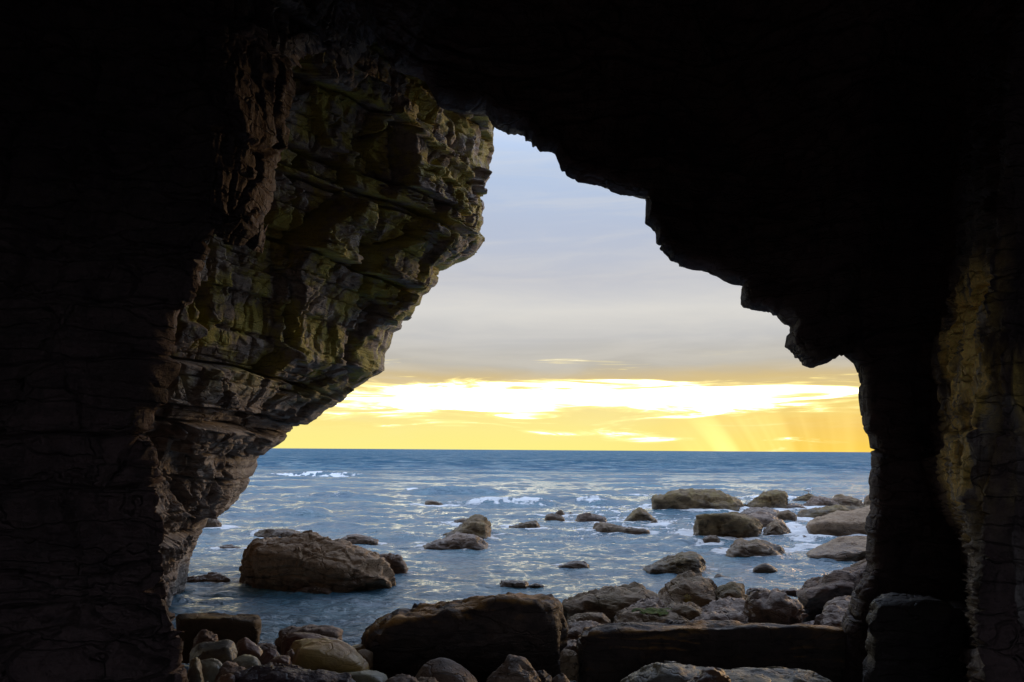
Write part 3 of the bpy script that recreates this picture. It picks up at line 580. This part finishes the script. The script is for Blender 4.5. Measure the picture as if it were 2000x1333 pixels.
R('rock','pale flat oval stone in front of the ochre boulder',[(655,1322),(672,1312),(705,1309),(740,1312),(760,1321)],1340,PALE(),d=6.3,T=.5,group=BE,nz=.5,p=13)
R('boulder','long low dark purple rock across the bottom left',[(436,1345),(460,1317),(490,1305),(516,1299),(542,1299),(600,1309),(650,1317),(690,1321),(722,1345)],1380,PLUM(),d=5.6,T=.6,group=BE,nz=.8)
R('boulder','smooth ochre boulder with a hollow dark front',[(556,1312),(568,1285),(584,1263),(602,1252),(640,1250),(666,1249),(690,1262),(704,1280),(724,1300)],1332,OCHRE(),d=6.5,T=.7,group=BE,nz=.4,p=20,front=[(584,1268),(620,1272),(636,1292),(648,1312),(705,1305)],basept=[(560,1325),(600,1330),(648,1332),(715,1320)])
R('rock','pale ochre rock just behind the smooth ochre boulder',[(562,1268),(574,1252),(592,1246),(640,1246),(664,1254)],1280,OCHRE(),d=7.1,T=.4,group=BE,nz=.4)
R('rock','flat brown rock with a bright rim, second behind the ochre boulder',[(549,1254),(553,1241),(568,1236),(600,1237),(650,1243),(684,1258)],1272,REDDISH(),d=7.6,T=.4,group=BE,nz=.5)
R('rock','long wet purple rock at the water edge behind the ochre boulder',[(536,1248),(544,1229),(570,1226),(600,1224),(625,1222),(660,1226),(674,1232),(668,1244)],1254,PURPLE(),d=8.6,T=.5,group=SH,nz=.9)
R('boulder','square mossy block with flat top against the left cave wall',[(345,1198),(420,1200),(470,1202),(506,1204),(511,1216),(506,1238),(498,1254)],1272,MOSSY(),d=7.6,T=.9,p=30,nz=.45,group=SH,basept=[(345,1270),(420,1272),(470,1272),(497,1262)],front=[(350,1208),(430,1210),(500,1212)])
R('rock','purple-white angular stone in front of the mossy block',[(372,1256),(384,1234),(396,1231),(412,1239),(424,1240),(428,1256)],1272,PURPLE(),d=6.9,T=.3,group=BE,nz=1.3)
R('rock','rounded grey stone with an ochre stain, left of the brown leaning stone',[(370,1270),(384,1258),(420,1252),(446,1247),(458,1254),(465,1270),(462,1284)],1302,GREY(),d=6.5,T=.5,group=BE,nz=.5)
R('rock','brown leaning stone with an orange right edge',[(456,1266),(464,1251),(477,1244),(492,1250),(508,1264),(518,1278)],1294,REDDISH(),d=6.9,T=.35,group=BE,nz=.5)
R('rock','smooth oval olive stone below the brown leaning stone',[(450,1294),(459,1284),(475,1278),(496,1279),(508,1287),(513,1298)],1308,PALE(),d=6.3,T=.3,group=BE,nz=.45,p=13)
R('rock','upright dark red stone right of the oval olive stone',[(503,1292),(513,1276),(518,1264),(526,1262),(540,1268),(552,1284)],1308,REDDISH(),d=6.5,T=.25,group=BE,nz=.5)
R('rock','small orange-brown stone at the left foot of the ochre boulder',[(518,1302),(530,1287),(550,1280),(566,1282),(572,1300)],1316,REDDISH(),d=6.25,T=.3,group=BE,nz=.5)
R('rock','pale rounded stone low beside the left cave wall',[(384,1310),(392,1290),(412,1285),(428,1289),(438,1300),(432,1316)],1332,PALE(),d=6.1,T=.3,group=BE,nz=.5,p=13)
R('rock','pitted grey rock touching the left cave wall at the bottom',[(362,1330),(374,1285),(384,1279),(394,1290),(400,1325)],1355,GREY(),d=5.7,T=.35,group=BE)
R('rock','glossy purple angular rock below the oval olive stone',[(418,1330),(432,1304),(442,1291),(456,1299),(480,1303),(500,1312)],1345,PURPLE(),d=6.0,T=.3,group=BE,p=30,nz=.7)
R('rock','small russet stone on the bottom edge under the purple angular rock',[(416,1345),(428,1320),(448,1314),(462,1320),(466,1345)],1365,REDDISH(),d=5.7,T=.25,group=BE,nz=.4)
R('rock','small orange stone between the ochre boulder and the black boulder',[(676,1268),(686,1261),(705,1258),(724,1265)],1276,OCHRE(),d=7.7,T=.25,group=BE,nz=.4)
R('rock','tan stone against the left end of the black boulder',[(690,1285),(697,1270),(712,1267),(730,1275)],1302,TAN(),d=7.2,T=.3,group=BE,nz=.5)
R('rock','tiny pink stone left of the pale ochre rock',[(555,1281),(563,1271),(572,1267),(578,1280)],1288,PURPLE(),d=6.9,T=.15,group=BE)
R('rock','low slab awash beyond the brown leaning stone',[(498,1262),(512,1257),(530,1258),(540,1265)],1270,PURPLE(),d=8.3,T=.4,group=SH)
R('rock','tiny white pebble on the bottom edge beside the left cave wall',[(398,1336),(402,1328),(409,1330),(413,1338)],1348,PALE(),d=5.8,T=.08,group=BE,nz=.2,p=8)
R('rock_ledge','square stone ledge standing at the foot of the right pillar',[(1690,1260),(1692,1185),(1704,1166),(1760,1168),(1840,1174),(1896,1179),(1894,1230),(1885,1320)],1400,LEDGE,d=6.45,T=.9,p=34,nz=.8,strat=.5,cat='rock ledge',front=[(1712,1178),(1760,1178),(1820,1182),(1890,1188)],basept=[(1712,1400),(1750,1400),(1820,1400),(1885,1400)])
''','rocks','exec'))

# green algae mat and the yellow stain are parts of their rocks
def patch(name, parent, px0, px1, py0, py1, mat, n=60, lift=.012, seed=3):
    """a thin fringed mat laid onto the rock's surface seen between those picture bounds"""
    me = parent.data; co = np.empty(len(me.vertices)*3, np.float32); me.vertices.foreach_get('co', co); co = co.reshape(-1, 3)+np.array(parent.location)
    no = np.empty(len(me.vertices)*3, np.float32); me.vertices.foreach_get('normal', no); no = no.reshape(-1, 3)
    v = co-EYEV; f = v@FW; X = 1000+F_PX*(v@RT)/f; Y = 666.5-F_PX*(v@UP)/f
    e = ((X-(px0+px1)/2)/((px1-px0)/2))**2+((Y-(py0+py1)/2)/((py1-py0)/2))**2+fbm(co*6, seed, 4)*1.5
    keep = (e < 1) & ((no*v).sum(1) < .3)
    tri = np.empty(len(me.loops), np.int32); me.loops.foreach_get('vertex_index', tri); tri = tri.reshape(-1, 3)
    tk = tri[keep[tri].all(1)]
    if len(tk) < 4: return
    ids = np.unique(tk); mp = -np.ones(len(co), int); mp[ids] = np.arange(len(ids))
    V = co[ids]+no[ids]*(lift*(1-np.clip(e[ids], 0, 1)**2)*(1.2+ridge(co[ids]*18, seed, 2)))[:, None]
    o = mesh_obj(name, V-np.array(parent.location), mp[tk], mat); o.parent = parent; return o
ALG = rock_mat('green algae', (.065, .11, .006), (.12, .17, .012), (.04, .055, .006), rough=.9, bump=.9, scale=3, pits=.2, wet=False)
YEL = rock_mat('yellow lichen', (.40, .28, .05), (.46, .34, .09), (.26, .17, .04), rough=.6, bump=.5, scale=2, pits=.2, wet=False)
patch('algae', algae, 1235, 1338, 1189, 1204, ALG)
pk = [o for o in bpy.data.objects if 'tallest peaked' in str(o.get('label', ''))][0]
patch('lichen', pk, 1330, 1354, 1156, 1188, YEL)

# shingle between the boulders: far too many to count
def shingle():
    U, Fc = ico(2); Vs, Fs = [], []; k = 0
    for i in range(900):
        y = random.uniform(4.6, 8.6); x = random.uniform(-.48, .42)*y*1.05; r = random.choice((.03, .04, .05, .07, .09))
        sc = np.array([random.uniform(.8, 1.4), random.uniform(.8, 1.3), random.uniform(.45, .75)])*r
        a = random.uniform(0, 6.3); Rm = np.array([[math.cos(a), -math.sin(a), 0], [math.sin(a), math.cos(a), 0], [0, 0, 1]])
        v = (U*(1+.18*vnoise(U*1.6+i*3.3, i % 50))[:, None]*sc)@Rm.T+np.array([x, y, float(beach_z(np.array(x), np.array(y)))+r*.25])
        Vs.append(v); Fs.append(Fc+k); k += len(U)
    return mesh_obj('pebbles', np.concatenate(Vs), np.concatenate(Fs), GREY())
tag(shingle(), 'loose wet pebbles filling the gaps between the beach boulders', 'pebbles', None, 'stuff')

# ------------------------------------------------------------------ water
def build_sea():
    rows = 900; cols = 1500
    ys = np.r_[np.linspace(.12, 40, 160), np.linspace(40.8, 520, rows-160)]      # picture-like spacing keeps the mesh fine near and coarse far
    dist = EYE*F_PX/ys; dist = dist[::-1].copy()
    a = np.linspace(-.92, .82, cols)
    X = dist[:, None]*a[None, :]; Y = dist[:, None]*np.ones(cols)[None, :]
    step = np.gradient(dist)[:, None]*np.ones_like(X); lat = dist[:, None]*(a[1]-a[0])*np.ones_like(X)
    Z = np.zeros_like(X); DX = np.zeros_like(X); DY = np.zeros_like(X)
    g = np.random.RandomState(5)
    patchn = fbm(np.stack([X*.12, Y*.12, 0*X], -1).reshape(-1, 3), 3, 3).reshape(X.shape)
    for i in range(78):
        lam = .13*(80**(i/77.)); th = g.normal(0, .30 if lam > 2 else .75)+.10; kx, ky = math.sin(th)*2*math.pi/lam, -math.cos(th)*2*math.pi/lam
        st = .050 if lam < 1 else .038 if lam < 4 else .022
        A = st*lam/(2*math.pi)*g.uniform(.6, 1.3); ph = g.uniform(0, 6.28)
        res = np.minimum(1, np.maximum(0, lam/(2.4*np.maximum(step*abs(math.cos(th)), lat*abs(math.sin(th))))-1))
        shore = sstep(10, 55, Y) if lam > 2.5 else sstep(5, 30, Y)*.75+.25 if lam > 1 else 1.
        am = A*res*shore*(1+.5*patchn)
        p = kx*X+ky*Y+ph+ (.8*patchn)
        Z += am*np.sin(p); c = am*np.cos(p); DX += c*math.sin(th)*.8; DY += -c*math.cos(th)*.8
    foam = np.zeros_like(X)
    N3 = np.stack([X, Y, 0*X], -1).reshape(-1, 3)
    fn = (fbm(N3*np.array([1.1, 2.2, 1]), 8, 5, .62)).reshape(X.shape); fn2 = fbm(N3*np.array([.5, .8, 1]), 18, 4, .6).reshape(X.shape)
    rn = ridge(N3*np.array([2.2, 3.6, 1]), 28, 4).reshape(X.shape)
    def breaker(px0, px1, py, hgt, wid, fo, bend=0., fshift=0.):
        c0, c1 = ground(px0, py), ground(px1, py); yc = (c0[1]+c1[1])/2; mx = (c0[0]+c1[0])/2; hw = abs(c1[0]-c0[0])/2
        yy = yc+bend*np.sin(X*.35)+.5*fbm(N3*np.array([.25, 0, 0]), 91, 2).reshape(X.shape)
        el = np.exp(-(np.abs(X-mx)/hw)**3); cr = np.exp(-((Y-yy)/wid)**2)
        nonlocal Z, foam
        Z += hgt*el*cr
        sp = np.exp(-((Y-yy+wid*.5)/(wid*1.1))**2); 
        foam = np.maximum(foam, fo*el*sp*np.clip(.55+2.3*fn+1.0*fn2+1.5*(rn-.6), 0, 1.3))
    breaker(770, 1010, 963, .42, .9, .15)
    breaker(770, 830, 960, .20, .6, 1.0)
    breaker(900, 1100, 984, .34, .7, 1.15)
    breaker(1110, 1200, 978, .22, .6, .85)
    breaker(1180, 1290, 968, .18, .8, .6)
    breaker(1245, 1300, 990, .12, .6, .9)
    breaker(500, 720, 928, .30, 2.0, 1.25)
    breaker(560, 760, 971, .28, .9, .55)
    breaker(640, 700, 968, .22, .7, .9)
    breaker(690, 860, 1043, .10, .5, .5)
    breaker(560, 640, 1002, .22, .6, .25)
    breaker(560, 720, 1030, .14, .5, .25)
    breaker(1440, 1560, 975, .15, .9, 1.1)
    breaker(1530, 1620, 984, .10, .9, 1.2)
    # surf round the rocks
    for (cx, cy, ex, ey, zb) in FOOT:
        if cy < 8.2: continue
        R = np.sqrt(((X-cx)/(ex*1.0+.05))**2+((Y-cy)/(ey*.95+.05))**2); m = (ex+ey)/2
        dd = (R-1)*m; k = sstep(14, 32, cy)
        foam = np.maximum(foam, (.44+.62*k)*np.exp(-(np.maximum(dd, 0)/(.13+.5*k))**1.3)*(1+1.6*fn))
    # streaks of spent foam drifting among the far rocks
    zone = sstep(18, 26, Y)*sstep(46, 34, Y)*sstep(.0, .12, X/Y)*.8+sstep(20, 26, Y)*sstep(44, 34, Y)*.28+sstep(8.2, 9, Y)*sstep(11, 9.5, Y)*.3
    foam = np.maximum(foam, zone*np.clip((rn-.66)*5, 0, 1)*np.clip(.6+2*fn2, 0, 1))
    V = np.stack([X-DX, Y-DY, Z-.035+.03*np.clip(foam, 0, 1)*(dist[:, None] < 60)], -1).reshape(-1, 3)
    m = bpy.data.materials.new('sea water'); m.use_nodes = True; q = NT(m.node_tree); q.n.clear()
    out = q.new('ShaderNodeOutputMaterial'); b = q.new('ShaderNodeBsdfPrincipled'); q.l.new(b.outputs[0], out.inputs[0])
    geo = q.new('ShaderNodeNewGeometry'); pos = geo.outputs['Position']; px, py, pz = q.sep(pos)
    at_ = q.new('ShaderNodeAttribute'); at_.attribute_name = 'foam'; fo = at_.outputs['Fac']
    pv = q.comb(px, q.math('MULTIPLY', py, 1.9), 0.)
    far = q.map(py, 20, 130, 0, 1, True)
    n1 = q.noise(pv, 2.6, 5, .62, .35); n2 = q.noise(pv, 8, 5, .66, .3); n3 = q.noise(pv, .55, 5, .62, .2); n5 = q.noise(q.comb(q.math('MULTIPLY', px, .22), q.math('MULTIPLY', py, .30), 3.), .9, 9, .78, .3); n4 = q.noise(q.comb(px, q.math('MULTIPLY', py, .8), 3.), .06, 9, .68, .2)
    h = q.math('ADD', q.math('MULTIPLY', n1, .105), q.math('MULTIPLY', n2, .034))
    h = q.math('ADD', h, q.math('MULTIPLY', n3, q.math('MULTIPLY', q.map(py, 12, 45, .02, 1, True), .6)))
    h = q.math('ADD', h, q.math('MULTIPLY', n4, q.math('MULTIPLY', q.map(py, 40, 200, 0, 1, True), 4.0)))
    fd = q.noise(q.comb(px, q.math('MULTIPLY', py, 1.3), 0.), 1.9, 9, .74, .8); ff = q.map(q.math('ADD', fo, q.math('MULTIPLY', q.math('SUBTRACT', fd, .52), 2.6)),   .40, .72, 0, 1, True)
    ff = q.math('MULTIPLY', ff, q.map(fo, .05, .25, 0, 1, True))
    h = q.math('ADD', h, q.math('MULTIPLY', ff, .03))
    bp = q.new('ShaderNodeBump'); bp.inputs['Strength'].default_value = 1; bp.inputs['Distance'].default_value = 1.0; q.put(bp.inputs['Height'], h); q.l.new(bp.outputs[0], b.inputs['Normal'])
    deep = q.mix(q.map(n3, .4, .62, 0, 1, True), (.055, .155, .245), (.075, .21, .29))
    deep = q.mix(q.math('MULTIPLY', far, q.map(n5, .56, .44, 0, .75, True)), deep, (.010, .075, .16))
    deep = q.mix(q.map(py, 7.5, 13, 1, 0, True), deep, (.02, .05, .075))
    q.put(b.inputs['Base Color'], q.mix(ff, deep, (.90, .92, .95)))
    q.put(b.inputs['Roughness'], q.mix(ff, q.mix(far, (.12, .12, .12), (.30, .30, .30)), (.6, .6, .6))); q.put(b.inputs['Specular IOR Level'], q.math('ADD', q.map(py, 15, 110, .5, .03, True), q.math('MULTIPLY', far, q.math('MULTIPLY', q.map(n5, .50, .62, 0, 1, True), q.map(n4, .40, .62, .05, .5, True))))); b.inputs['IOR'].default_value = 1.7
    df = q.new('ShaderNodeBsdfDiffuse'); q.put(df.inputs[0], q.mix(ff, deep, (.9, .92, .95))); q.l.new(bp.outputs[0], df.inputs['Normal'])
    ms = q.new('ShaderNodeMixShader'); q.put(ms.inputs[0], q.math('MULTIPLY', q.map(py, 30, 170, 0, 1, True), q.map(n5, .46, .62, .88, .25, True))); q.l.new(b.outputs[0], ms.inputs[1]); q.l.new(df.outputs[0], ms.inputs[2]); q.l.new(ms.outputs[0], out.inputs[0])
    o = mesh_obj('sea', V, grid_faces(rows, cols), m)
    a_ = o.data.attributes.new('foam', 'FLOAT', 'POINT'); a_.data.foreach_set('value', foam.astype(np.float32).ravel())
    return o
tag(build_sea(), 'choppy blue evening sea with small breakers reaching to the horizon', 'sea', None, 'structure')

# ------------------------------------------------------------------ the gull
def build_gull():
    def plain(name, c, r=.6):
        m = bpy.data.materials.new(name); m.use_nodes = True; q = NT(m.node_tree); b = m.node_tree.nodes['Principled BSDF']
        n = q.noise(q.new('ShaderNodeTexCoord').outputs['Object'], 30, 3); q.put(b.inputs['Base Color'], q.mix(n, c, tuple(k*.85 for k in c))); b.inputs['Roughness'].default_value = r; return m
    white, black, yel = plain('gull white', (.9, .9, .9)), plain('gull black', (.02, .02, .02)), plain('gull bill', (.55, .33, .04))
    grey = plain('gull grey', (.82, .83, .85))
    gr = [o for o in bpy.data.objects if 'gull stands' in str(o.get('label', ''))][0]; co = np.array([v.co[:] for v in gr.data.vertices])+np.array(gr.location); foot = co[co[:, 2].argmax()]+np.array([0, 0, .004])
    def tube(name, pts, mat, parent=None, n=14, squash=1.):
        Vv = []; P = np.array([p[:3] for p in pts], float); Rr = [p[3] for p in pts]
        for i, c in enumerate(P):
            t = P[min(i+1, len(P)-1)]-P[max(i-1, 0)]; t /= np.linalg.norm(t); s1 = np.cross(t, [0, 1, 0.01]); s1 /= np.linalg.norm(s1); s2 = np.cross(t, s1)
            for k in range(n):
                a = 2*math.pi*k/n; Vv.append(c+s1*math.cos(a)*Rr[i]+s2*math.sin(a)*Rr[i]*squash)
        Fq = [[i*n+k, i*n+(k+1) % n, (i+1)*n+(k+1) % n, (i+1)*n+k] for i in range(len(P)-1) for k in range(n)]
        o = mesh_obj(name, np.array(Vv), Fq, mat); o.parent = parent; return o
    body = tube('seagull', [(-.21, 0, .115, .004), (-.17, 0, .125, .022), (-.10, 0, .14, .055), (-.02, 0, .155, .092), (.07, 0, .17, .088), (.125, 0, .195, .048), (.150, 0, .235, .033), (.165, 0, .268, .036), (.185, 0, .280, .033), (.205, 0, .276, .018), (.212, 0, .273, .003)], white, squash=.95)
    body.location = foot
    tag(body, 'small white gull with dark wing tips standing on the far rock', 'gull')
    tube('beak', [(.203, 0, .274, .010), (.235, 0, .266, .007), (.25, 0, .257, .002)], yel, body)
    for s in (-1, 1):
        tube('wing', [(.08, s*.066, .185, .01), (.02, s*.072, .175, .035), (-.08, s*.062, .160, .034), (-.16, s*.040, .140, .016)], grey, body, squash=.4)
        tube('wing_tip', [(-.14, s*.035, .145, .020), (-.20, s*.02, .132, .012), (-.24, s*.008, .125, .003)], black, body, squash=.4)
        tube('leg', [(-.005, s*.03, .09, .007), (0, s*.03, .0, .006), (.03, s*.03, -.005, .004)], yel, body, n=8)
build_gull()
